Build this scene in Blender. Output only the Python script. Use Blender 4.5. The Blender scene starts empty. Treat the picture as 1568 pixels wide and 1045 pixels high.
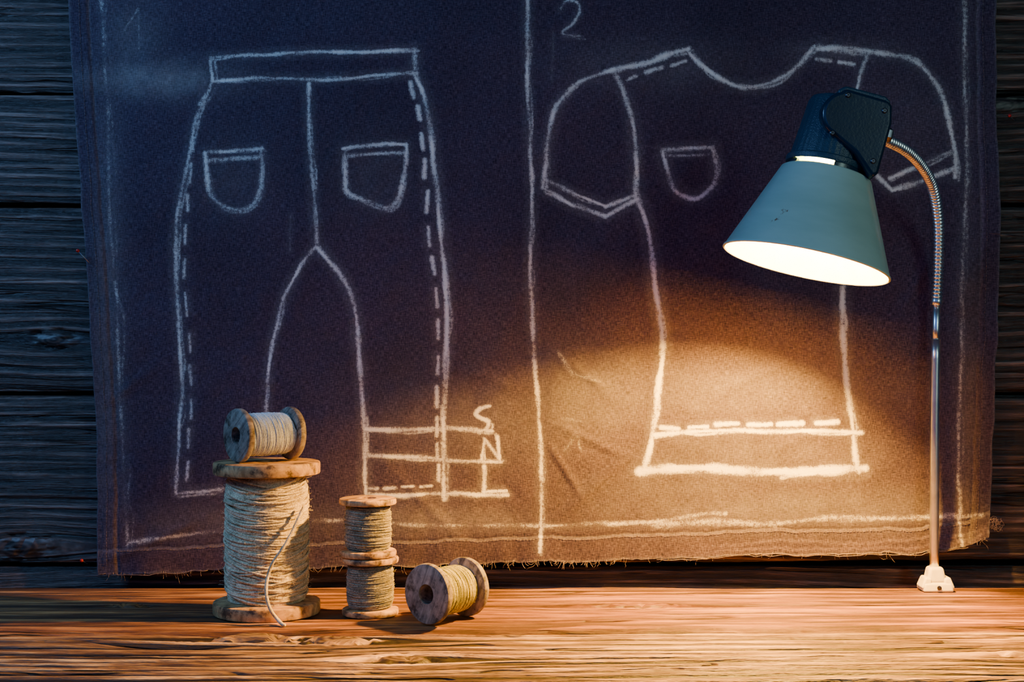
import bpy, math, random
import numpy as np
from mathutils import Vector, Matrix
random.seed(7); rng=np.random.default_rng(7)
TZ=0.75; CAMY=-1.46; EYE=1.0; F=2177.8
def W(px,py,d): return Vector(((px-784)*d/F, d+CAMY, EYE+(522.5-py)*d/F))
col=bpy.context.scene.collection
# ------------------------------------------------------------ helpers
def link(o,parent=None):
    col.objects.link(o)
    if parent: o.parent=parent
    return o
def empty(name,loc=(0,0,0)):
    e=bpy.data.objects.new(name,None); e.location=loc; e.empty_display_size=0.02
    return link(e)
def mesh_obj(name,verts,faces,mat=None,parent=None,smooth=True):
    me=bpy.data.meshes.new(name); me.from_pydata([tuple(v) for v in verts],[],[tuple(f) for f in faces]); me.update()
    if smooth:
        me.polygons.foreach_set('use_smooth',[True]*len(me.polygons))
    o=bpy.data.objects.new(name,me)
    if mat: me.materials.append(mat)
    return link(o,parent)
def autosmooth(o,ang=35):
    me=o.data
    me.polygons.foreach_set('use_smooth',[True]*len(me.polygons))
    try: me.set_sharp_from_angle(angle=math.radians(ang))
    except Exception: pass
def lathe(name,prof,n,mat,parent=None,closed=True,jit=0,sharp=35,a0=0,a1=None):
    vs=[];fs=[];m=len(prof); full=a1 is None
    for i in range(n if full else n+1):
        a=2*math.pi*i/n if full else a0+(a1-a0)*i/n
        j=1+jit*math.sin(3*a+1.3)+jit*.6*math.sin(7*a)
        for r,z in prof: vs.append((r*j*math.cos(a),r*j*math.sin(a),z))
    for i in range(n):
        k=(i+1)%n if full else i+1
        for q in range(m if closed else m-1):
            p=(q+1)%m
            fs.append((i*m+q,k*m+q,k*m+p,i*m+p))
    if not full and closed:
        fs.append(tuple(range(m))); fs.append(tuple(range(n*m,n*m+m))[::-1])
    o=mesh_obj(name,vs,fs,mat,parent); autosmooth(o,sharp); return o
def sweep_data(pts,rad,n=8,caps=True,closed=False):
    pts=[Vector(p) for p in pts]; N=len(pts)
    if not hasattr(rad,'__len__'): rad=[rad]*N
    vs=[];fs=[]
    t0=(pts[1]-pts[0]).normalized()
    up=Vector((0,0,1)) if abs(t0.z)<.9 else Vector((1,0,0))
    nrm=(up-t0*up.dot(t0)).normalized()
    for i in range(N):
        a=pts[max(i-1,0)]; b=pts[min(i+1,N-1)]
        t=(b-a)
        t=t.normalized() if t.length>1e-9 else t0
        nrm=nrm-t*nrm.dot(t)
        nrm=nrm.normalized() if nrm.length>1e-6 else t.orthogonal().normalized()
        bn=t.cross(nrm)
        for k in range(n):
            an=2*math.pi*k/n
            vs.append(pts[i]+(nrm*math.cos(an)+bn*math.sin(an))*rad[i])
    for i in range(N-1):
        for k in range(n):
            k2=(k+1)%n
            fs.append((i*n+k,i*n+k2,(i+1)*n+k2,(i+1)*n+k))
    if caps:
        fs.append(tuple(range(n))[::-1]); fs.append(tuple(range((N-1)*n,N*n)))
    return vs,fs
def sweep(name,pts,rad,n,mat,parent=None):
    v,f=sweep_data(pts,rad,n); return mesh_obj(name,v,f,mat,parent)
def multi_sweep(name,paths,n,mat,parent=None):
    V=[];Fc=[]
    for pts,rad in paths:
        v,f=sweep_data(pts,rad,n); b=len(V); V+=v; Fc+=[tuple(i+b for i in x) for x in f]
    return mesh_obj(name,V,Fc,mat,parent)
def catmull(P,step):
    P=[np.array(p,float) for p in P]
    if len(P)==2:
        L=np.linalg.norm(P[1]-P[0]); k=max(2,int(L/step)+1)
        return [P[0]+(P[1]-P[0])*t for t in np.linspace(0,1,k)]
    Q=[2*P[0]-P[1]]+P+[2*P[-1]-P[-2]]; out=[]
    for i in range(1,len(Q)-2):
        a,b,c,d=Q[i-1:i+3]; k=max(2,int(np.linalg.norm(c-b)/step)+1)
        for t in np.linspace(0,1,k,endpoint=False):
            out.append(.5*((2*b)+(-a+c)*t+(2*a-5*b+4*c-d)*t*t+(-a+3*b-3*c+d)*t**3))
    out.append(P[-1]); return out
def vnoise(x,y,seed=0):
    xi=np.floor(x).astype(np.int64); yi=np.floor(y).astype(np.int64); fx=x-xi; fy=y-yi
    fx=fx*fx*(3-2*fx); fy=fy*fy*(3-2*fy)
    def h(a,b):
        n=(a*374761393+b*668265263+seed*1442695041)&0x7fffffff
        n=((n^(n>>13))*1274126177)&0x7fffffff
        n=(n^(n>>16))&0xffff
        return n/65535.0
    return (h(xi,yi)*(1-fx)+h(xi+1,yi)*fx)*(1-fy)+(h(xi,yi+1)*(1-fx)+h(xi+1,yi+1)*fx)*fy
def rbox(name,sx,sy,sz,bev,mat,parent=None,loc=(0,0,0),taper=(1,1),seg=3,rot=None):
    vs=[]
    for z,t in((-.5,(1,1)),(.5,taper)):
        for x,y in((-.5,-.5),(.5,-.5),(.5,.5),(-.5,.5)):
            vs.append((x*sx*t[0],y*sy*t[1],z*sz))
    fs=[(3,2,1,0),(4,5,6,7),(0,1,5,4),(1,2,6,5),(2,3,7,6),(3,0,4,7)]
    o=mesh_obj(name,vs,fs,mat,parent); o.location=loc
    if rot: o.rotation_euler=rot
    b=o.modifiers.new('b','BEVEL'); b.width=bev; b.segments=seg; b.limit_method='ANGLE'
    autosmooth(o,30)
    return o
# ------------------------------------------------------------ materials
class NT:
    def __init__(s,name):
        s.m=bpy.data.materials.new(name); s.m.use_nodes=True; s.t=s.m.node_tree
        s.b=s.t.nodes['Principled BSDF']
    def n(s,ty,**kw):
        x=s.t.nodes.new(ty)
        for k,v in kw.items(): setattr(x,k,v)
        return x
    def l(s,a,b): s.t.links.new(a,b)
    def attr(s,name): return s.n('ShaderNodeAttribute',attribute_name=name)
    def scale(s,vec,xyz,off=(0,0,0)):
        m=s.n('ShaderNodeMapping'); m.inputs['Scale'].default_value=xyz; m.inputs['Location'].default_value=off
        s.l(vec,m.inputs['Vector']); return m.outputs[0]
    def noise(s,vec,sc=1,det=4,rough=.55,dist=0):
        x=s.n('ShaderNodeTexNoise'); x.inputs['Scale'].default_value=sc; x.inputs['Detail'].default_value=det
        x.inputs['Roughness'].default_value=rough; x.inputs['Distortion'].default_value=dist
        s.l(vec,x.inputs['Vector']); return x.outputs['Fac']
    def math(s,op,a,b=None,c=None,clamp=False):
        x=s.n('ShaderNodeMath',operation=op); x.use_clamp=clamp
        for i,v in enumerate((a,b,c)):
            if v is None: continue
            if isinstance(v,(int,float)): x.inputs[i].default_value=v
            else: s.l(v,x.inputs[i])
        return x.outputs[0]
    def ramp(s,fac,stops):
        x=s.n('ShaderNodeValToRGB'); e=x.color_ramp.elements
        while len(e)<len(stops): e.new(.5)
        for i,(p,c) in enumerate(stops): e[i].position=p; e[i].color=(*c,1) if len(c)==3 else c
        s.l(fac,x.inputs[0]); return x.outputs['Color']
    def mix(s,fac,a,b,mode='MIX'):
        x=s.n('ShaderNodeMix',data_type='RGBA',blend_type=mode)
        if isinstance(fac,(int,float)): x.inputs[0].default_value=fac
        else: s.l(fac,x.inputs[0])
        for i,v in((6,a),(7,b)):
            if isinstance(v,tuple): x.inputs[i].default_value=(*v,1)
            else: s.l(v,x.inputs[i])
        return x.outputs[2]
    def bump(s,h,st,dist,prev=None):
        x=s.n('ShaderNodeBump'); x.inputs['Strength'].default_value=st; x.inputs['Distance'].default_value=dist
        s.l(h,x.inputs['Height'])
        if prev: s.l(prev,x.inputs['Normal'])
        s.l(x.outputs[0],s.b.inputs['Normal']); return x.outputs[0]
    def set(s,**kw):
        for k,v in kw.items():
            k=k.replace('_',' ')
            if isinstance(v,tuple): v=(*v,1)
            s.b.inputs[k].default_value=v
def plank_wood(name,dark,mid,light,rough=.6,bstr=1.0,fine=1.0,spec=.4,relc=(.25,.75),rdark=.12,crk=.06):
    t=NT(name); g=t.attr('gc').outputs['Vector']
    big=t.noise(t.scale(g,(3,16,1)),1,4,.6,.6)
    ring=t.noise(t.scale(g,(4.5,70*fine,1),(3,1,5)),1,4,.65,.1)
    fib=t.noise(t.scale(g,(16,260*fine,1),(1,7,2)),1,4,.7)
    s=t.math('ADD',t.math('MULTIPLY',ring,.45),t.math('MULTIPLY',fib,.55))
    c=t.ramp(s,[(.40,dark),(.5,mid),(.60,light)])
    c=t.mix(1,c,t.ramp(big,[(.32,(.5,.46,.46)),(.68,(1.3,1.2,1.15))]),'MULTIPLY')
    rel=t.attr('rel').outputs['Fac']
    c=t.mix(1,c,t.ramp(rel,[(relc[0],(rdark,rdark,rdark)),((relc[0]+relc[1])/2,(.75,.73,.73)),(relc[1],(1.5,1.5,1.45))]),'MULTIPLY')
    cn=t.noise(t.scale(g,(3.0,34*fine,1),(9,2,1)),1,3,.55,.05)
    ca=t.math('ABSOLUTE',t.math('SUBTRACT',cn,.47))
    ck=t.math('SUBTRACT',1.0,t.math('MULTIPLY',ca,1/ .022),clamp=True)
    gate=t.math('MULTIPLY',t.math('SUBTRACT',t.noise(t.scale(g,(7,25,1),(2,8,4)),1,2,.5),.46),9,clamp=True)
    ck=t.math('MULTIPLY',ck,gate)
    c=t.mix(t.math('MULTIPLY',ck,.85),c,(dark[0]*.25,dark[1]*.25,dark[2]*.25))
    kn=t.attr('knot').outputs['Fac']
    kr=t.math('SINE',t.math('MULTIPLY',kn,40))
    kc=t.mix(t.math('MULTIPLY_ADD',kr,.45,.45,clamp=True),dark,mid)
    kf=t.math('MULTIPLY',t.math('SUBTRACT',kn,.5),5,clamp=True)
    c=t.mix(kf,c,kc)
    t.l(c,t.b.inputs['Base Color'])
    h=t.math('SUBTRACT',t.math('ADD',ring,t.math('MULTIPLY',fib,.9)),t.math('MULTIPLY',ck,.8))
    t.bump(h,bstr,.004)
    t.set(Roughness=rough); t.b.inputs['Specular IOR Level'].default_value=spec
    return t.m
m_wall=plank_wood('weathered_dark_wood',(.014,.010,.010),(.062,.046,.042),(.20,.15,.135),.5,.8,1.5,.5,(.15,.9),.25)
m_table=plank_wood('table_wood_reddish',(.085,.034,.007),(.27,.12,.034),(.5,.27,.095),.55,1.0,1.0,.4,(.1,.9),.35)
m_table2=plank_wood('table_wood_weathered',(.05,.027,.013),(.20,.125,.055),(.55,.40,.19),.55,1.0,1.0,.4,(.3,.68),.05)
def turned_wood(name,a,b,sc=90,rough=.6):
    t=NT(name); tc=t.n('ShaderNodeTexCoord').outputs['Object']
    n1=t.noise(t.scale(tc,(sc*.25,sc*2.2,sc*.8)),1,5,.6,.5)
    n2=t.noise(t.scale(tc,(70,70,70)),1,6,.7)
    c=t.ramp(n1,[(.35,a),(.65,b)])
    c=t.mix(1,c,t.ramp(n2,[(.38,(.16,.14,.12)),(.48,(.8,.78,.75)),(.6,(1.12,1.1,1.06))]),'MULTIPLY')
    t.l(c,t.b.inputs['Base Color']); t.bump(n1,.6,.001); t.set(Roughness=rough)
    return t.m
m_spool=turned_wood('spool_wood_birch',(.26,.14,.05),(.6,.39,.17))
m_spool_old=turned_wood('spool_wood_old',(.11,.09,.075),(.37,.32,.25))
def thread_mat(name,a,b,sc=700):
    t=NT(name); tc=t.n('ShaderNodeTexCoord').outputs['Object']
    n1=t.noise(t.scale(tc,(sc,sc,sc)),1,3,.6); n2=t.noise(t.scale(tc,(60,60,120)),1,3,.6)
    c=t.ramp(t.math('ADD',t.math('MULTIPLY',n1,.6),t.math('MULTIPLY',n2,.4)),[(.38,a),(.62,b)])
    t.l(c,t.b.inputs['Base Color']); t.bump(n1,.8,.0006); t.set(Roughness=.85)
    t.b.inputs['Specular IOR Level'].default_value=.2
    return t.m
m_twine=thread_mat('jute_twine',(.25,.20,.11),(.78,.67,.43))
m_thr_grey=thread_mat('grey_thread',(.09,.085,.06),(.38,.34,.23))
m_thr_white=thread_mat('white_thread',(.42,.48,.5),(.8,.88,.9))
m_thr_yel=thread_mat('yellow_thread',(.24,.23,.015),(.62,.56,.07))
m_fray=thread_mat('frayed_thread',(.08,.06,.06),(.26,.2,.18))
def simple(name,colr,rough,metal=0,bump=0,bsc=600,spec=.5):
    t=NT(name); tc=t.n('ShaderNodeTexCoord').outputs['Object']
    n=t.noise(t.scale(tc,(60,60,60)),1,4,.6)
    c=t.mix(1,colr,t.ramp(n,[(.3,(.82,.82,.82)),(.7,(1.08,1.08,1.08))]),'MULTIPLY')
    t.l(c,t.b.inputs['Base Color']); t.set(Roughness=rough,Metallic=metal)
    t.b.inputs['Specular IOR Level'].default_value=spec
    if bump:
        n2=t.noise(t.scale(tc,(bsc,bsc,bsc)),1,2,.5); t.bump(n2,bump,.0006)
    return t.m
m_chrome=simple('brushed_chrome',(.85,.87,.84),.33,1)
m_navy=simple('navy_plastic',(.010,.042,.070),.4,0,.8,900)
m_navy2=simple('navy_plastic_gloss',(.006,.022,.042),.27,0,.15,500)
m_cream=simple('cream_plastic',(.75,.7,.5),.4)
m_steel=simple('dark_steel',(.1,.1,.12),.35,1)
m_red=simple('red_pinhead',(.45,.015,.01),.25)
m_floor=simple('floor_concrete',(.08,.08,.09),.8)
m_white=simple('shade_inner_enamel',(.45,.38,.16),.55)
t=NT('green_grey_enamel'); tc=t.n('ShaderNodeTexCoord').outputs['Object']
n=t.noise(t.scale(tc,(34,34,34)),1,6,.65); n2=t.noise(t.scale(tc,(8,8,30)),1,4,.6)
base=t.ramp(n2,[(.3,(.42,.56,.45)),(.7,(.56,.70,.57))])
chip=t.math('MULTIPLY',t.math('SUBTRACT',n,.68),30,clamp=True)
t.l(t.mix(chip,base,(.25,.15,.09)),t.b.inputs['Base Color']); t.set(Roughness=.26); m_teal=t.m
t=NT('bulb_glow'); t.set(Base_Color=(1,.9,.7)); t.b.inputs['Emission Color'].default_value=(1,.46,.05,1); t.b.inputs['Emission Strength'].default_value=12500; m_bulb=t.m
# fabric
t=NT('canvas_cloth'); tc=t.n('ShaderNodeTexCoord').outputs['Object']
wx=t.noise(t.scale(tc,(1150,1,200)),1,2,.5); wz=t.noise(t.scale(tc,(200,1,1150)),1,2,.5)
weave=t.math('MULTIPLY',t.math('ADD',wx,wz),.5); blot=t.noise(t.scale(tc,(7,1,7)),1,5,.6); spk=t.noise(t.scale(tc,(1000,1,1000)),1,2,.7)
med=t.noise(t.scale(tc,(260,1,260)),1,3,.6)
c=t.ramp(weave,[(.35,(.014,.010,.022)),(.5,(.043,.031,.056)),(.65,(.090,.070,.10))])
c=t.mix(1,c,t.ramp(blot,[(.3,(.8,.78,.8)),(.7,(1.2,1.15,1.15))]),'MULTIPLY')
ch=t.attr('chalk').outputs['Fac']; sm=t.attr('smudge').outputs['Fac']
N=t.math('ADD',t.math('MULTIPLY',weave,.45),t.math('ADD',t.math('MULTIPLY',spk,.25),t.math('MULTIPLY',med,.3)))
cf=t.math('SUBTRACT',t.math('MULTIPLY',ch,1.2),t.math('MULTIPLY_ADD',t.math('SUBTRACT',N,.5),5.2,.29))
cf=t.math('MULTIPLY',t.math('MULTIPLY',cf,1.7,clamp=True),t.math('MULTIPLY_ADD',ch,1.25,-.13,clamp=True))
cl=t.noise(t.scale(tc,(45,1,45)),1,5,.65)
sf=t.math('MULTIPLY',sm,t.math('MULTIPLY',t.math('MULTIPLY',cl,weave),.7),clamp=True)
cf=t.math('MAXIMUM',cf,sf)
c=t.mix(cf,c,(.74,.74,.68))
t.l(c,t.b.inputs['Base Color']); t.bump(weave,.9,.0007); t.set(Roughness=.9); t.b.inputs['Specular IOR Level'].default_value=.15
m_cloth=t.m
# ------------------------------------------------------------ planks
def plank(name,mat,parent,x0,x1,a0,a1,thick,pid,horizontal,knots=(),off=0.0,step=.005,astep=None,relief=.0016,rf=90,edge=.0025,wob=.001,bw=.62):
    astep=astep or step
    nx=int((x1-x0)/step)+1
    A0=np.array(a0 if hasattr(a0,'__len__') else (a0,a0),float); A1=np.array(a1 if hasattr(a1,'__len__') else (a1,a1),float)
    na=max(4,int(abs(A1-A0).max()/astep)+1)
    u=np.linspace(0,1,nx); v=np.linspace(0,1,na); U,V=np.meshgrid(u,v,indexing='ij')
    X=x0+(x1-x0)*U
    e0=A0[0]+(A0[1]-A0[0])*U; e1=A1[0]+(A1[1]-A1[0])*U
    e0=e0+.004*(vnoise(X*14,X*0,pid)-.5)+.0015*(vnoise(X*60,X*0,pid+5)-.5)
    e1=e1+.004*(vnoise(X*14,X*0,pid+9)-.5)+.0015*(vnoise(X*60,X*0,pid+15)-.5)
    B=e0+(e1-e0)*V
    d=np.minimum(B-e0,e1-B); rnd=-edge*np.exp(-d/edge)
    gv=B.copy()+.010*np.sin(X*3.1+pid)+.005*(vnoise(X*4,B*8,pid+2)-.5)+wob*(vnoise(X*12,B*20,pid+4)-.5)
    kn=np.zeros_like(B); kh=np.zeros_like(B)
    for (kx,kb,ra,rb,K) in knots:
        dx=X-kx; db=B-kb; f=np.exp(-(dx/(ra*2.2))**2)
        gv=gv-np.sign(db)*np.minimum(K*f*np.exp(-np.abs(db)/(rb*2.2)),np.abs(db)*.93)
        rr=np.sqrt((dx/ra)**2+(db/rb)**2)
        k1=np.clip(1-.55*rr,0,1); kn=np.maximum(kn,k1)
        kh=kh+.0035*np.exp(-rr**2)-.003*np.exp(-((rr-1.0)/.2)**2)*(vnoise(X*200,B*200,pid+3)>.4)-.003*(np.abs(vnoise(X*70,B*110,pid+6)-.5)<.05)*np.exp(-(rr/1.3)**2)
    band=.5+.5*np.sin(2*np.pi*gv*rf*.8+8*vnoise(X*1.6,gv*22,pid+50)+.8*vnoise(X*7,gv*50,pid+51))
    band=np.clip((band-.5)*1.5+.55,0,1)
    rw=(1-bw)
    r=bw*band+rw*.53*vnoise(X*5,gv*rf*1.8,pid+33)+rw*.47*vnoise(X*18,gv*rf*3.5,pid+35)
    crack=np.clip((vnoise(X*3.5,gv*rf*.9,pid+40)-.78)*10,0,1)
    rel=np.clip((r-.5-.08*bw)*(1.4 if bw>.5 else 2.0)+.5-crack*.7,0,1)
    H=rnd+relief*(rel-.6)-crack*relief*1.0+kh
    if horizontal: pts=np.stack([X,B,off+H],-1); back=np.stack([X,B,off+0*H-thick],-1)
    else: pts=np.stack([X,off-H,B],-1); back=np.stack([X,off+0*H+thick,B],-1)
    n=nx*na
    P=np.concatenate([pts.reshape(-1,3),back[[0,-1]][:,[0,-1]].reshape(-1,3)])
    idx=np.arange(n).reshape(nx,na)
    q=np.stack([idx[:-1,:-1],idx[1:,:-1],idx[1:,1:],idx[:-1,1:]],-1).reshape(-1,4)
    fs=q.tolist()
    b00,b01,b10,b11=n,n+1,n+2,n+3
    fs+= [ (b00,b01,b11,b10) ]
    fs.append(tuple([b00,b10]+idx[::-1,0].tolist())); fs.append(tuple([b11,b01]+idx[:,-1].tolist()))
    fs.append(tuple([b01,b00]+idx[0,:].tolist())); fs.append(tuple([b10,b11]+idx[-1,::-1].tolist()))
    me=bpy.data.meshes.new(name); me.from_pydata(P.tolist(),[],fs); me.update()
    at=me.attributes.new('gc','FLOAT_VECTOR','POINT')
    g=np.zeros((len(P),3)); g[:n,0]=X.ravel(); g[:n,1]=gv.ravel(); g[:,2]=pid*3.7; g[n:,0]=P[n:,0]; g[n:,1]=(P[n:,1]+P[n:,2])
    at.data.foreach_set('vector',g.ravel().astype(np.float32))
    for nm,arr in(('knot',kn),('rel',rel)):
        at=me.attributes.new(nm,'FLOAT','POINT'); kk=np.zeros(len(P)); kk[:n]=arr.ravel()
        at.data.foreach_set('value',kk.astype(np.float32))
    me.polygons.foreach_set('use_smooth',[True]*(len(fs)-5)+[False]*5)
    me.materials.append(mat); o=bpy.data.objects.new(name,me); link(o,parent); return o
wall=empty('wall_back')
sw=1.46/F
def wz(py): return EYE+(522.5-py)*sw
zs=[0.0,.16,.35,.545,.72,wz(866),wz(603),wz(314),wz(143),wz(-75),wz(-330),wz(-600),wz(-870),wz(-1100)]
for i in range(len(zs)-1):
    kn=[]
    if i==5: kn=[(-.505,wz(838),.03,.012,.012)]
    if i==6: kn=[(-.47,wz(520),.02,.01,.006)]
    if i==7: kn=[(.5,wz(160),.03,.01,.01)]
    vis=3<i<10
    plank('plank_%d'%i,m_wall,wall,-1.25,1.25,zs[i]+.0035,zs[i+1]-.0035,.03,i+1,False,kn,off=.001*((i*7)%3),step=.005 if vis else .02,astep=.0011 if vis else .01,relief=.0012,rf=120,edge=.003,bw=.45)
rbox('backing_board',2.5,.02,zs[-1],.002,simple('dark_backing',(.01,.008,.008),.9),wall,(0,.045,zs[-1]/2))
rbox('floor',2.5,2.9,.05,.002,m_floor,None,(0,-1.39,-.0255))
# ------------------------------------------------------------ table
tab=empty('wooden_table')
def dy(py): return (EYE-TZ)*F/(py-522.5)+CAMY
xL=-.75;xR=.75
def yl(py0,py1):
    a,b=dy(py0),dy(py1); xa=-.44; xb=.44; s=(b-a)/(xb-xa); return (a+s*(xL-xa),b+s*(xR-xb))
e_gap=yl(970,962); e_fr=yl(1050,1039)
plank('board_rear',m_table,tab,xL,xR,(e_gap[0]+.0065,e_gap[1]+.0065),-.006,.035,41,True,[(.12,-.12,.04,.010,.012),(-.36,-.12,.02,.006,.006)],off=TZ,step=.004,astep=.0013,relief=.0009,rf=62,edge=.006,bw=.22)
plank('board_front',m_table2,tab,xL,xR,e_fr,(e_gap[0]-.0065,e_gap[1]-.0065),.035,47,True,
   [(-.215,-.266,.040,.013,.034),(-.145,-.277,.03,.012,.022),(-.085,-.345,.024,.010,.024),(.42,-.33,.03,.008,.014)],off=TZ,step=.0035,astep=.001,relief=.0034,rf=80,edge=.006,bw=.52)
for i,(x,y) in enumerate(((-.69,-.05),(.69,-.05),(-.69,-.36),(.69,-.36))):
    rbox('leg_%d'%(i+1),.06,.06,TZ-.035,.004,m_table,tab,(x,y,(TZ-.035)/2))
rbox('apron',1.32,.02,.08,.003,m_table,tab,(0,-.36,TZ-.035-.04))
# ------------------------------------------------------------ cloth
FD=1.444; sf_=FD/F
def interp(x,pts):
    return np.interp(x,[p[0] for p in pts],[p[1] for p in pts])
Lp=[(-70,96),(0,104),(150,113),(380,130),(500,137),(650,146),(885,151)]
Rp=[(-70,1522),(0,1524),(350,1530),(600,1522),(780,1517),(850,1508)]
Bp=[(150,882),(340,874),(520,868),(800,862),(1000,859),(1160,850),(1400,847),(1480,838),(1515,822)]
NXc=1080; NZc=720
u=np.linspace(0,1,NXc); v=np.linspace(0,1,NZc); U,V=np.meshgrid(u,v,indexing='ij')
x0=150+1365*U; yb=interp(x0,Bp)+4*(vnoise(x0/35,x0*0,3)-.5)+2*(vnoise(x0/7,x0*0,4)-.5)
PY=-70+V*(yb+70)
L=interp(PY,Lp)+3.0*(vnoise(PY/40,PY*0,8)-.5); R=interp(PY,Rp)+3.5*(vnoise(PY/40,PY*0,9)-.5)
PX=L+U*(R-L)
DL=PX-L;DR=R-PX;DB=yb-PY
def cloth_y(px,py,dl,dr,db):
    w=.0022*np.sin(px/160+py/420)+.0016*np.sin(py/95+px/300+1)+.0022*(vnoise(px/120,py/160,21)-.5)+.0014*(vnoise(px/45,py/55,22)-.5)+.0006*(vnoise(px/16,py/18,23)-.5)
    eb=np.exp(-np.clip(db,0,None)/30.)
    w=w-eb*(.0055*(vnoise(px/75,px*0,31)-.2)+.003*(vnoise(px/24,px*0,32)-.5))
    for d,wd in((dl,30),(dr,28),(db,38)):
        w=w-.0012/(1+np.exp(-(wd-d)/1.2))+.0009*np.exp(-((d-wd)/3.)**2)
    k=np.clip((px-1050)/60,0,1)
    w=w-k*.0018*(1/(1+np.exp((db-9)/.9)))-k*.0016/(1+np.exp((db-19-3*np.sin(px/31))/.9))
    return w
YY=cloth_y(PX,PY,DL,DR,DB)
for (ax,ay,bx,by,am,wd) in((850,540,930,600,.0016,7),(160,620,240,560,.0012,9),(1400,700,1500,820,.0018,9),(840,680,890,760,.0013,6),(700,420,790,470,.0010,9),(330,560,420,590,.0010,9),(850,650,960,700,.0011,7),(1380,480,1420,400,.0012,8),(1100,600,1200,560,.0010,8),(160,860,300,800,.0018,8),(860,790,960,700,.0012,9),(700,560,800,600,.0012,10),(1180,690,1300,640,.0009,8),(600,720,700,820,.001,9)):
    dx,dz=bx-ax,by-ay; LL=math.hypot(dx,dz); tt=((PX-ax)*dx+(PY-ay)*dz)/LL**2; dd=((PX-ax)*dz-(PY-ay)*dx)/LL
    YY-=am*np.exp(-(dd/wd)**2)*np.exp(-((tt-.5)/.5)**4)
CY=FD+CAMY
Xc=(PX-784)*sf_; Zc=EYE+(522.5-PY)*sf_; Yc=np.minimum(CY+YY,-.006)
P=np.stack([Xc,Yc,Zc],-1).reshape(-1,3).astype(np.float32)
idx=np.arange(NXc*NZc).reshape(NXc,NZc)
q=np.stack([idx[:-1,:-1],idx[:-1,1:],idx[1:,1:],idx[1:,:-1]],-1).reshape(-1,4).astype(np.int32)
me=bpy.data.meshes.new('sewing_pattern_cloth'); me.vertices.add(len(P)); me.vertices.foreach_set('co',P.ravel())
me.loops.add(q.size); me.loops.foreach_set('vertex_index',q.ravel()); me.polygons.add(len(q))
me.polygons.foreach_set('loop_start',np.arange(0,q.size,4,dtype=np.int32)); 
me.update(calc_edges=True); me.validate()
me.polygons.foreach_set('use_smooth',[True]*len(me.polygons))
CH=np.zeros_like(PX); SM=np.zeros_like(PX)
def seg_field(a,b,w,s0,s1,target,pw=1.5):
    xmin,xmax=min(a[0],b[0])-w,max(a[0],b[0])+w; ymin,ymax=min(a[1],b[1])-w,max(a[1],b[1])+w
    i0=max(0,int((xmin-155)/1360*NXc)-50); i1=min(NXc,int((xmax-96)/1410*NXc)+50)
    j0=max(0,int((ymin+70)/955*NZc)-9); j1=min(NZc,int((ymax+70)/885*NZc)+15)
    if i1<=i0 or j1<=j0: return
    X=PX[i0:i1,j0:j1];Y=PY[i0:i1,j0:j1]
    dx,dz=b[0]-a[0],b[1]-a[1]; L2=dx*dx+dz*dz+1e-9
    t=np.clip(((X-a[0])*dx+(Y-a[1])*dz)/L2,0,1)
    d=np.hypot(X-a[0]-t*dx,Y-a[1]-t*dz)
    val=(s0+(s1-s0)*t)*np.clip(1-(d/w)**pw,0,1)
    target[i0:i1,j0:j1]=np.maximum(target[i0:i1,j0:j1],val)
def stroke(pts,w=4.5,s=.8,dbl=2,smooth=True,var=.35,halo=True):
    w=w*1.05
    pl=catmull(pts,8) if smooth else sum([catmull([pts[i],pts[i+1]],8) for i in range(len(pts)-1)],[])
    def run(off,ss,ww,wob):
        ph=random.random()*50; pr=None
        for i,p in enumerate(pl):
            n=vnoise(np.array(i/4.+ph),np.array(ph),5); n2=vnoise(np.array(i/2.+ph*2),np.array(3.),6)
            j=np.array([(vnoise(np.array(i/5.+ph),np.array(7.),2)-.5)*wob+off[0],(vnoise(np.array(i/5.+ph),np.array(9.),2)-.5)*wob+off[1]])
            cur=(p+j, ss*(1-var+var*1.7*float(n)), ww*(.7+.6*float(n2)))
            if pr: seg_field(pr[0],cur[0],(pr[2]+cur[2])/2,pr[1],cur[1],CH)
            pr=cur
    run((0,0),s,w,3)
    if dbl: run((dbl*1.3,dbl*.6),s*.7,w*.7,9)
    if halo:
        for i in range(0,len(pl)-3,3): seg_field(pl[i],pl[i+3],w*2.6,s*.38,s*.38,SM)
def dashes(lst,w=4,s=.75):
    for a,b in lst: stroke([a,b],w,s,dbl=0,var=.15)
stroke([(150,-60),(158,60),(163,150),(167,280),(172,400),(178,470),(182,600),(188,700),(196,835)],6,.48,dbl=5,var=.5)
stroke([(1474,-60),(1477,60),(1480,250),(1476,350),(1470,450),(1470,560),(1467,650),(1468,760),(1471,835)],6,.55,dbl=3,var=.4)
stroke([(200,830),(260,822),(345,813)],6,.5,dbl=2,var=.5)
stroke([(478,797),(540,797),(660,804),(790,806),(930,803)],6,.5,dbl=2,var=.5)
stroke([(930,803),(1000,800),(1060,790),(1112,786)],6,.62,dbl=2)
stroke([(1000,803),(1110,799),(1180,803),(1260,795),(1330,793),(1400,794),(1500,788)],8,.58,dbl=3)
stroke([(806,-60),(808,60),(809,150),(814,300),(812,420),(816,500),(821,580),(828,700),(829,780),(826,846)],5.5,.74,dbl=2)
stroke([(190,45),(211,10),(211,82)],3.4,.45,smooth=False,dbl=0)
stroke([(858,14),(868,1),(884,4),(888,18),(876,38),(860,53),(892,57)],3.8,.6,dbl=1)
stroke([(846,50),(846,125)],3,.38,dbl=0)
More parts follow.
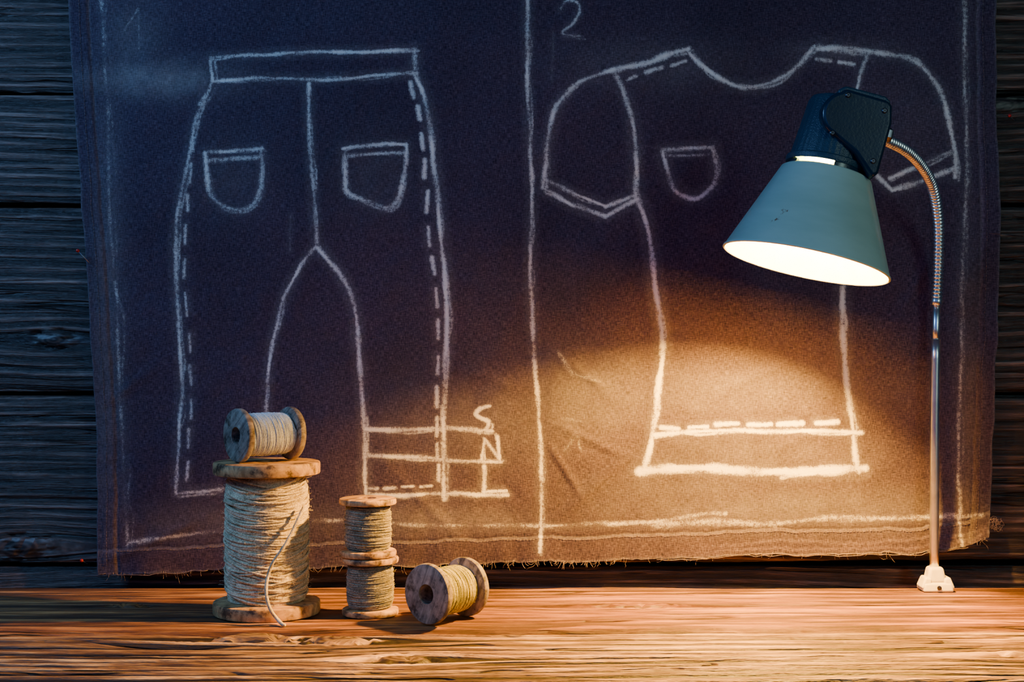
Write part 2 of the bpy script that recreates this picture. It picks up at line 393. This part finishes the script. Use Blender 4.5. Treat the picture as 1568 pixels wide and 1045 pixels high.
# trousers
stroke([(322,88),(470,80),(540,80),(636,76)],5,.77)
stroke([(322,88),(326,123)],6,.77); stroke([(635,77),(636,112)],6,.77)
stroke([(324,123),(400,120),(480,122),(560,118),(638,112)],5,.74,dbl=1)
stroke([(324,124),(303,175),(290,235),(274,320),(268,390),(274,500),(278,580),(272,690),(270,757)],5.5,.7,dbl=3)
dashes([((321,135),(306,160)),((303,172),(301,190)),((298,210),(295,232)),((292,250),(291,278)),((287,298),(286,322)),((283,345),(283,372)),((281,398),(281,425)),((284,450),(286,485)),((290,512),(290,538)),((290,562),(291,590)),((291,612),(291,640)),((289,658),(287,686)),((287,708),(285,735))],5,.66)
stroke([(270,757),(300,753),(342,750)],5,.75)
stroke([(472,128),(474,180),(478,260),(482,320),(485,376)],5.5,.72)
stroke([(446,330),(443,385)],3,.38,dbl=0)
stroke([(485,378),(462,405),(437,450),(420,510),(411,570),(407,645)],5,.76)
stroke([(486,378),(505,400),(530,436),(544,480),(549,540),(557,640),(560,755)],6,.82,dbl=1)
stroke([(634,110),(650,150),(660,210),(668,285),(677,370),(683,440),(685,510),(680,600),(679,680),(680,763)],6.5,.84)
dashes([((630,128),(634,150)),((641,165),(644,185)),((645,205),(648,228)),((651,245),(650,272)),((654,292),(652,325)),((656,348),(658,376)),((662,396),(665,420)),((668,442),(670,470)),((671,492),(671,520)),((670,545),(669,572)),((668,592),(668,622)),((668,640),(668,668)),((670,680),(670,702)),((671,712),(671,736))],5.5,.8)
stroke([(560,658),(640,659),(700,656),(752,660)],6,.88)
stroke([(562,698),(640,701),(700,705),(768,708)],5,.82)
dashes([((562,748),(578,748)),((588,747),(606,746)),((616,746),(634,745)),((644,745),(662,744))],4.5,.75)
stroke([(560,757),(600,759),(680,757),(776,758)],5,.84)
stroke([(750,621),(736,625),(729,634),(738,641),(750,647),(746,658),(732,662)],4.8,.92,dbl=1)
stroke([(738,704),(741,672),(764,704),(762,668)],4.6,.88,smooth=False,dbl=1)
stroke([(741,714),(741,754),(776,753)],5.2,.94,smooth=False)
stroke([(315,234),(360,230),(402,227)],5,.72); stroke([(322,245),(360,242),(398,241)],6,.64)
stroke([(314,234),(318,270),(324,300),(340,316),(360,322),(382,317),(398,295),(402,260),(402,228)],6,.72)
stroke([(526,227),(570,222),(621,221)],5,.72); stroke([(533,239),(575,236),(618,235)],5,.62,dbl=1)
stroke([(527,228),(529,270),(532,295),(560,308),(596,320),(613,295),(620,260),(622,222)],6.5,.72)
# shirt
stroke([(940,108),(905,119),(878,131),(853,162),(840,205),(836,245),(832,287)],6,.8)
stroke([(836,220),(836,285)],7,.7)
stroke([(832,290),(880,314),(928,331),(976,303)],6,.82,smooth=False)
stroke([(842,279),(885,299),(928,317),(970,298)],5,.75,smooth=False)
stroke([(940,110),(955,140),(967,180),(973,225),(974,300)],6.5,.78)
stroke([(940,108),(985,98),(1020,85),(1055,75)],8,.88)
dashes([((962,122),(975,116)),((990,112),(1014,104)),((1028,100),(1050,92))],5,.82)
stroke([(1052,78),(1072,98),(1100,120),(1135,132),(1165,131),(1200,117),(1228,95),(1246,70)],6.5,.86)
stroke([(1252,74),(1290,72),(1330,77),(1365,84),(1398,92),(1430,122),(1444,150),(1454,190),(1463,235),(1463,272)],6.5,.86)
stroke([(1255,72),(1330,80)],9,.75); dashes([((1250,90),(1272,93)),((1284,96),(1308,98))],5,.78)
stroke([(1330,80),(1318,110),(1310,145)],5,.78)
stroke([(1344,268),(1366,290),(1410,278),(1466,256)],6,.8,smooth=False,dbl=1)
stroke([(1364,272),(1410,254),(1456,231)],5,.78)
stroke([(974,300),(988,335),(997,375),(1002,430),(1011,480),(1016,530),(1008,590),(1001,650),(996,685),(985,723)],7,.9)
stroke([(1290,440),(1291,520),(1297,590),(1304,650),(1313,722)],7,.88)
stroke([(980,722),(1060,718),(1130,720),(1210,724),(1270,720),(1325,718)],10,1.05)
stroke([(1195,732),(1250,724),(1300,714)],4.5,.85)
stroke([(1003,666),(1060,662),(1140,660),(1220,661),(1318,662)],5.5,.96,dbl=1)
dashes([((1012,655),(1038,656)),((1056,655),(1082,653)),((1096,651),(1130,650)),((1146,650),(1180,650)),((1192,649),(1228,648)),((1250,647),(1282,646))],6,1.0)
stroke([(1015,230),(1050,226),(1093,224)],5,.74); stroke([(1026,238),(1086,235)],4,.55)
stroke([(1015,232),(1023,262),(1033,290),(1064,303),(1088,290),(1098,265),(1092,225)],6.5,.74)
stroke([(856,540),(878,572),(920,584)],7,.42,dbl=4); stroke([(862,640),(890,645)],5,.36); stroke([(866,690),(882,664),(888,690)],5,.34)
for (x,y,rx,ry,s) in((240,120,110,28,.8),(200,60,50,70,.35),(650,795,170,25,.35),(1200,780,260,35,.45),(1050,750,150,30,.3),(900,600,110,70,.35),(1130,600,220,45,.3),(320,800,120,30,.3),(1480,600,22,260,.35),(165,500,25,420,.35),(1000,100,140,40,.3),(1290,80,80,20,.45),(350,270,60,60,.2),(575,265,70,60,.2),(1390,190,110,100,.15),(720,640,150,70,.25),(1150,700,180,60,.3)):
    g=np.exp(-((PX-x)/rx)**2-((PY-y)/ry)**2)*s; SM=np.maximum(SM,g)
for D,wd in((DL,30),(DR,28),(DB,38)): SM=np.maximum(SM,.3*np.exp(-((D-wd)/3.)**2)); SM=np.maximum(SM,.35*np.exp(-(D/3.)**2))
for nm,A in(('chalk',CH),('smudge',SM)):
    at=me.attributes.new(nm,'FLOAT','POINT'); at.data.foreach_set('value',A.ravel().astype(np.float32))
me.materials.append(m_cloth)
cloth=bpy.data.objects.new('sewing_pattern_cloth',me); link(cloth)
sol=cloth.modifiers.new('s','SOLIDIFY'); sol.thickness=.0009; sol.offset=-1
def cpos(i,j,off=.0006): return Vector((Xc[i,j],Yc[i,j]-off,Zc[i,j]))
paths=[]
for k in range(170):
    i=random.randint(2,NXc-3)
    if random.random()<.35: i=random.choice([random.randint(10,370),random.randint(470,630)])
    p=cpos(i,NZc-1,0); l=random.uniform(.002,.007)*(2 if random.random()<.12 else 1); an=random.gauss(0,.6)
    pts=[p+Vector((0,0,.002))]
    for s in range(4):
        an+=random.gauss(0,.35); p=p+Vector((math.sin(an)*l/4,random.uniform(-.0008,.0003),-math.cos(an)*l/4)); p.z=max(p.z,TZ+.002); p.y=min(p.y,-.006); pts.append(p)
    paths.append((pts,random.uniform(.00013,.00024)))
for (i0,i1) in((330,470),(680,1060),(720,970),(790,1050),(20,140)):
    pts=[]
    for i in range(i0,i1,5):
        p=cpos(i,NZc-1,.001); pts.append(p+Vector((0,-.001,.004*float(vnoise(np.array(i/20.+i0),np.array(1.),3))-.002)))
    paths.append((pts,.0004))
multi_sweep('frayed_threads',paths,4,m_fray,cloth)
paths=[]
c0=cpos(NXc-2,NZc-14,0)
for k in range(9):
    pts=[]; p=c0+Vector((.004,-.003,.002)); d=Vector((random.gauss(0,1),0,random.gauss(0,1))).normalized()
    for s in range(26):
        d=(d+Vector((random.gauss(0,.55),0,random.gauss(0,.55)))+(c0+Vector((.007,0,.003))-p)*38).normalized()
        p=p+d*.0017; p.y=c0.y-.003+random.uniform(-.001,.001); pts.append(p.copy())
    paths.append((pts,.00022))
multi_sweep('thread_tangle',paths,4,m_fray,cloth)
paths=[]
def stitches(ij,n=3):
    for k in range(0,len(ij)-n,n+1):
        paths.append(([cpos(*ij[k]),cpos(*ij[k+n//2],.0009),cpos(*ij[k+n])],.00022))
stitches([(i,NZc-1-int(34/885*NZc)) for i in range(24,NXc-24)])
stitches([(12,j) for j in range(0,NZc-10)]); stitches([(NXc-17,j) for j in range(0,NZc-10)])
multi_sweep('hem_stitches',paths,4,m_fray,cloth)
def pin(name,a,b,head):
    e=empty(name,a)
    sweep('needle',[Vector((0,0,0)),Vector(b)-Vector(a)],.0004,8,m_steel if not head else m_chrome,e)
    if head:
        bpy.ops.mesh.primitive_uv_sphere_add(segments=20,ring_count=12,radius=.0018,location=(0,0,0)); h=bpy.context.object; h.name='pin_head'; h.data.materials.append(m_red); h.parent=e; autosmooth(h,80)
pin('sewing_pin',W(119,384,1.434),W(137,403,1.440),True)
pin('sewing_pin.001',W(1515,357,1.434),W(1566,362,1.44),False)
pin('sewing_pin.002',W(125,859,1.437),W(134,864,1.452),True)
pin('sewing_pin.003',W(1546,177,1.437),W(1553,184,1.452),True)
# ------------------------------------------------------------ spools
def spool_profile(R,H,t,rh,rc,b):
    return [(rh,0),(R-b,0),(R-.3*b,.3*b),(R,b),(R,t-b),(R-.3*b,t-.3*b),(R-b,t),(rc,t*1.12),(rc,H-t*1.12),(R-b,H-t),(R-.3*b,H-t+.3*b),(R,H-t+b),(R,H-b),(R-.3*b,H-.3*b),(R-b,H),(rh,H)]
def winding(R,z0,z1,passes,turns,rad,jit,ppt=26,bulge=0,edge=.004,grow=.00025,tilt=0):
    pts=[];a=random.random()*6
    for p in range(passes):
        N=int(turns*random.uniform(.8,1.25)*ppt); ph=random.gauss(0,.5); s0=random.random()*99
        za=random.uniform(0,.12) if p>2 else 0; zb=random.uniform(.88,1) if p>2 else 1
        for i in range(N):
            f=i/N; g=f if p%2==0 else 1-f; g=za+(zb-za)*g
            wob=float(vnoise(np.array(i/9.+s0),np.array(1.),11))-.5
            z=z0+(z1-z0)*g + tilt*math.sin(a+ph+.4*math.sin(i/70.)) + wob*jit*2
            z=min(max(z,z0+random.random()*rad),z1-random.random()*rad)
            e=min(z-z0,z1-z)
            rr=R+bulge*math.sin(math.pi*(z-z0)/(z1-z0))+grow*p+jit*.35*math.sin(a*2.3+ph)+(float(vnoise(np.array(i/5.+s0),np.array(5.),12))-.5)*jit*.9-.0025*math.exp(-e/edge)
            pts.append(Vector((rr*math.cos(a),rr*math.sin(a),z))); a+=2*math.pi/ppt
    return [(pts,rad)]
def fuzz(R,z0,z1,n,l):
    out=[]
    for k in range(n):
        a=random.uniform(0,6.283); z=random.uniform(z0,z1); p=Vector((R*math.cos(a),R*math.sin(a),z)); d=Vector((math.cos(a),math.sin(a),random.gauss(0,.6)))+Vector((-math.sin(a),math.cos(a),0))*random.gauss(0,1.2)
        d.normalize(); L=random.uniform(.3,1)*l; q=p+d*L*.5; d2=(d+Vector((random.gauss(0,.5),random.gauss(0,.5),random.gauss(0,.5)))).normalized()
        e=q+d2*L*.5; e.z=min(max(e.z,z0),z1); q.z=min(max(q.z,z0),z1)
        out.append(([p,q,e],.00012))
    return out
def make_spool(name,R,H,t,rh,rth,rad,matw,matt,passes,turns,jit,bulge=0,fz=60,tilt=0,grow=.00025,fl=.0045):
    e=empty(name); b=min(.0018,t*.3)
    lathe('wooden_core',spool_profile(R,H,t,rh,rth*.62,b),72,matw,e,True,.004)
    lathe('thread_core',[(rth*.6,t),(rth-.0030,t),(rth-.0008,t+.004),(rth-.0003+bulge,H/2),(rth-.0008,H-t-.004),(rth-.0030,H-t),(rth*.6,H-t)],48,matt,e,True)
    P=winding(rth,t+rad,H-t-rad,passes,turns,rad,jit,bulge=bulge,tilt=tilt,grow=grow)
    multi_sweep('wound_thread',P,6,matt,e)
    multi_sweep('thread_fibres',fuzz(rth+.002,t+.002,H-t-.002,fz,fl),3,matt,e)
    return e
big=make_spool('twine_spool',.0487,.139,.0115,.011,.0338,.00118,m_spool,m_twine,15,17,.0022,.0008,900,tilt=.0085,grow=.0002,fl=.009)
D1=1.305; big.location=((408.5-784)*D1/F,D1+CAMY,TZ+.0005)
big.rotation_euler=(0,0,math.radians(20))
tail=[W(466,775,1.2795),W(452,806,1.269),W(436,836,1.2605),W(418,862,1.260),W(409,888,1.2585),W(408,912,1.2535),W(414,934,1.2500),W(424,948,1.2525),W(436,961,1.2435)]
tl=[Vector(p) for p in catmull([tuple(p) for p in tail],.004)]
tl=[Vector((p.x,p.y,max(p.z,TZ+.0013))) for p in tl]
bpy.context.view_layer.update()
inv=big.matrix_world.inverted()
sweep('loose_twine_end',[inv@p for p in tl],[.0015*(.85+.3*random.random()) for _ in tl],8,m_twine,big)
small1=make_spool('thread_spool',.0258,.053,.0058,.0072,.0190,.00045,m_spool,m_thr_grey,10,26,.0009,0,110,tilt=.0014)
D2=1.299; small1.location=((567-784)*D2/F,D2+CAMY,TZ+.0003)
small2=make_spool('thread_spool.001',.0262,.053,.0058,.0078,.0190,.00045,m_spool,m_thr_grey,10,26,.0009,0,110,tilt=.0014)
small2.location=((563.5-784)*D2/F,D2+CAMY,TZ+.0536); small2.rotation_euler=(0,0,1.2)
def lying(e,R,H,loc_xy,zfloor,ang,roll=0):
    ax=Vector((math.cos(ang),math.sin(ang),0))
    zl=ax; xl=Vector((0,0,1)); yl=zl.cross(xl)
    M=Matrix((xl,yl,zl)).transposed().to_4x4()
    M=Matrix.Translation(Vector((loc_xy[0],loc_xy[1],zfloor+R*1.006))+ax*(-H/2))@M@Matrix.Rotation(roll,4,'Z')
    e.matrix_world=M
s3=make_spool('thread_spool.002',.0268,.055,.0065,.0088,.0185,.0005,m_spool_old,m_thr_yel,10,26,.0009,0,60,tilt=.002)
lying(s3,.0268,.055,((685-784)*1.275/F,1.272+CAMY),TZ,math.radians(50),.4)
s4=make_spool('thread_spool.003',.0245,.060,.0065,.0078,.0170,.0005,m_spool_old,m_thr_white,10,28,.0009,0,60,tilt=.002,fl=.003)
lying(s4,.0245,.060,((405-784)*1.30/F,1.302+CAMY),TZ+.1400,math.radians(40),.9)
# ------------------------------------------------------------ lamp
lamp=empty('desk_lamp',(0,0,0))
DB_=1.423
bx=W(1432,900,DB_).x; by=DB_+CAMY
rbox('foot_plate',.031,.027,.009,.0022,m_cream,lamp,(bx,by,TZ+.0050),taper=(.9,.85))
rbox('foot_lug_1',.010,.022,.012,.002,m_cream,lamp,(bx-.0105,by-.001,TZ+.0085),taper=(.7,.8),rot=(0,.25,0))
rbox('foot_lug_2',.010,.022,.012,.002,m_cream,lamp,(bx+.0105,by-.001,TZ+.0085),taper=(.7,.8),rot=(0,-.25,0))
rbox('foot_block',.020,.019,.016,.003,m_cream,lamp,(bx-.0005,by,TZ+.0165),taper=(.72,.75))
o=lathe('foot_screw',[(0,0),(.0022,0),(.0022,.0012),(0,.0016)],20,m_steel,lamp,False); o.location=(bx,by-.0135,TZ+.005); o.rotation_euler=(math.pi/2,0,0)
pt=[W(1430.5,874,DB_),W(1431,760,DB_),W(1431.5,640,DB_),W(1433,520,DB_)]
sweep('lower_pole',[Vector(p) for p in catmull([tuple(p) for p in pt],.02)],.0046,24,m_chrome,lamp)
sweep('upper_pole',[W(1433,525,DB_),W(1433.3,505,DB_),W(1434.3,462,DB_)],.0038,24,m_chrome,lamp)
a=W(1434.2,468,DB_); b=W(1434.6,456,DB_)
sweep('ferrule',[a,a.lerp(b,.1),a.lerp(b,.5),a.lerp(b,.9),b],[.004,.0054,.0056,.0054,.004],24,m_chrome,lamp)
gp=[W(1434.6,457,DB_),W(1437,400,1.420),W(1437,340,1.408),W(1429,290,1.385),W(1412,256,1.352),W(1386,230,1.317),W(1349,211,1.285)]
gl=catmull([tuple(p) for p in gp],.0005)
cum=[0]
for i in range(1,len(gl)): cum.append(cum[-1]+np.linalg.norm(gl[i]-gl[i-1]))
tot=cum[-1]; N=int(tot/.00035); G=np.array(gl); ss=np.linspace(0,tot,N)
gpts=[Vector((np.interp(s,cum,G[:,0]),np.interp(s,cum,G[:,1]),np.interp(s,cum,G[:,2]))) for s in ss]
gr_=[.0040+.0015*abs(math.sin(math.pi*s/.0038))**.8 for s in ss]
sweep('gooseneck',gpts,gr_,20,m_chrome,lamp)
DH=1.272
rimc=W(1233.5,405,DH); a_=Vector((-.235,-.075,-.965)).normalized()
zl=-a_; xl=Vector((1,0,0)); xl=(xl-zl*xl.dot(zl)).normalized(); yl_=zl.cross(xl)
Mh=Matrix((xl,yl_,zl)).transposed().to_4x4(); Mh.translation=rimc
head=bpy.data.objects.new('lamp_head',None); link(head,lamp); head.matrix_world=Mh
Ro=.0745; Rn=.0395; Ls=.084
prof=[(Ro,0),(Ro+.0009,.0006),(Ro+.0007,.002),(Ro-.0004,.0028),(Rn+.0012,Ls-.001),(Rn-.0008,Ls+.0004),(Rn-.004,Ls+.0008)]
lathe('shade_outer',prof+[(Rn-.004,Ls+.0002),(Rn-.0014,Ls-.0008),(Ro-.0012,.0024),(Ro-.0006,.0)],128,m_teal,head,True,0,50)
lathe('shade_inner',[(Rn-.005,Ls-.0006),(Rn-.0018,Ls-.0014),(Ro-.0018,.0026),(Ro-.0012,.0005)],128,m_white,head,False,0,80)
bp=[(0,.046)]
for k in range(1,13):
    an=math.pi*k/16; bp.append((.0130*math.sin(an),.059-.0130*math.cos(an)))
bp+=[(.0085,.074),(.0085,.080)]
lathe('light_bulb',bp,40,m_bulb,head,False,0,80)
lathe('bulb_socket',[(.0,.100),(.0165,.100),(.0165,.081),(.0095,.0795),(0,.0795)],32,m_steel,head,False)
hz=Ls+.0040
hv=[(0,hz+.0005),(.033,hz),(.0362,hz+.0008),(.037,hz+.003),(.0365,hz+.006),(.034,hz+.0075),(.0285,hz+.058),(.0265,hz+.0625),(.022,hz+.0645),(0,hz+.065)]
c=lathe('socket_housing',hv,144,m_navy,head,False,0,40); c.location=(-.0015,0,0)
for v in c.data.vertices:
    r=math.hypot(v.co.x,v.co.y)
    if hz+.007<v.co.z<hz+.06 and r>.02:
        an=math.atan2(v.co.y,v.co.x); k=1-.014*(math.sin(an*36)>0)
        v.co.x*=k; v.co.y*=k
lathe('collar_ring',[(.0325,Ls-.003),(.0352,Ls-.003),(.0352,hz+.004),(.0325,hz+.004)],72,m_navy2,head,True,0,35,math.radians(-92),math.radians(208))
def outline_prism(name,pts,y0,y1,bev,mat,parent):
    n=len(pts); vs=[(x,y0,z) for x,z in pts]+[(x,y1,z) for x,z in pts]
    fs=[tuple(range(n)),tuple(range(2*n-1,n-1,-1))]+[(i,i+n,(i+1)%n+n,(i+1)%n) for i in range(n)]
    o=mesh_obj(name,vs,fs,mat,parent); 
    import bmesh
    bm=bmesh.new(); bm.from_mesh(o.data); bmesh.ops.recalc_face_normals(bm,faces=bm.faces); bm.to_mesh(o.data); bm.free()
    b=o.modifiers.new('b','BEVEL'); b.width=bev; b.segments=4; b.limit_method='ANGLE'; b.angle_limit=math.radians(40); autosmooth(o,50); return o
z0=hz
bl=[]
for k in range(0,13):
    an=math.radians(100+ (250-100)*k/12); bl.append((-.001+.021*math.cos(an),z0+.043+.021*math.sin(an)))
bl=[(-.006,z0+.066)]+bl[1:]+[(.014,z0+.012),(.033,z0-.006),(.038,z0-.002),(.040,z0+.045),(.037,z0+.060),(.033,z0+.064)]
outline_prism('joint_block',bl,-.037,.020,.0035,m_navy2,head)
outline_prism('joint_cap',[(-.010,z0+.058),(.034,z0+.060),(.036,z0+.064),(.030,z0+.068),(-.006,z0+.0690),(-.012,z0+.064)],-.034,.018,.002,m_navy,head)
for i,(x,z) in enumerate(((-.009,z0+.024),(.031,z0+.054),(-.003,z0+.060),(.031,z0+.008))):
    o=lathe('screw_%d'%(i+1),[(0,.0),(.0024,.0),(.0024,.0012),(.0016,.0018),(.0006,.0018),(.0005,.001),(0,.001)],24,m_steel,head,False)
    o.location=(x,-.0365,z); o.rotation_euler=(math.pi/2,0,0)
o=lathe('neck_nut',[(0,-.006),(.0062,-.006),(.0068,-.004),(.0068,.004),(.0055,.006),(0,.006)],6,m_steel,head,False)
o.location=(.0425,-.006,z0+.0425); o.rotation_euler=(0,math.pi/2,0)
# ------------------------------------------------------------ lights
def area(name,loc,target,size,power,colr,sy=None):
    L=bpy.data.lights.new(name,'AREA'); L.size=size; L.energy=power; L.color=colr
    if sy: L.shape='RECTANGLE'; L.size_y=sy
    o=bpy.data.objects.new(name,L); link(o); o.location=loc
    o.rotation_euler=(Vector(target)-Vector(loc)).to_track_quat('-Z','Y').to_euler(); return o
area('cool_left_fill',(-1.1,-.65,1.7),(-.55,0,1.2),.3,11.0,(.20,.48,1.0))  # cool fill area light added high on the left to rake the planks
area('soft_blue_fill',(-.5,-2.3,1.9),(0,0,1.0),1.4,6.0,(.10,.26,1.0))
area('side_softbox',(1.1,-1.5,1.5),(.3,-.15,1.1),.25,5.0,(.66,1.0,.92),.7)
w=bpy.data.worlds.new('night'); bpy.context.scene.world=w; w.use_nodes=True
w.node_tree.nodes['Background'].inputs[0].default_value=(.015,.024,.08,1); w.node_tree.nodes['Background'].inputs[1].default_value=.5
# ------------------------------------------------------------ camera
cd=bpy.data.cameras.new('camera'); cd.lens=50; cd.sensor_width=36; cd.clip_start=.05
cam=bpy.data.objects.new('camera',cd); link(cam); cam.location=(0,CAMY,EYE); cam.rotation_euler=(math.pi/2,0,0)
bpy.context.scene.camera=cam
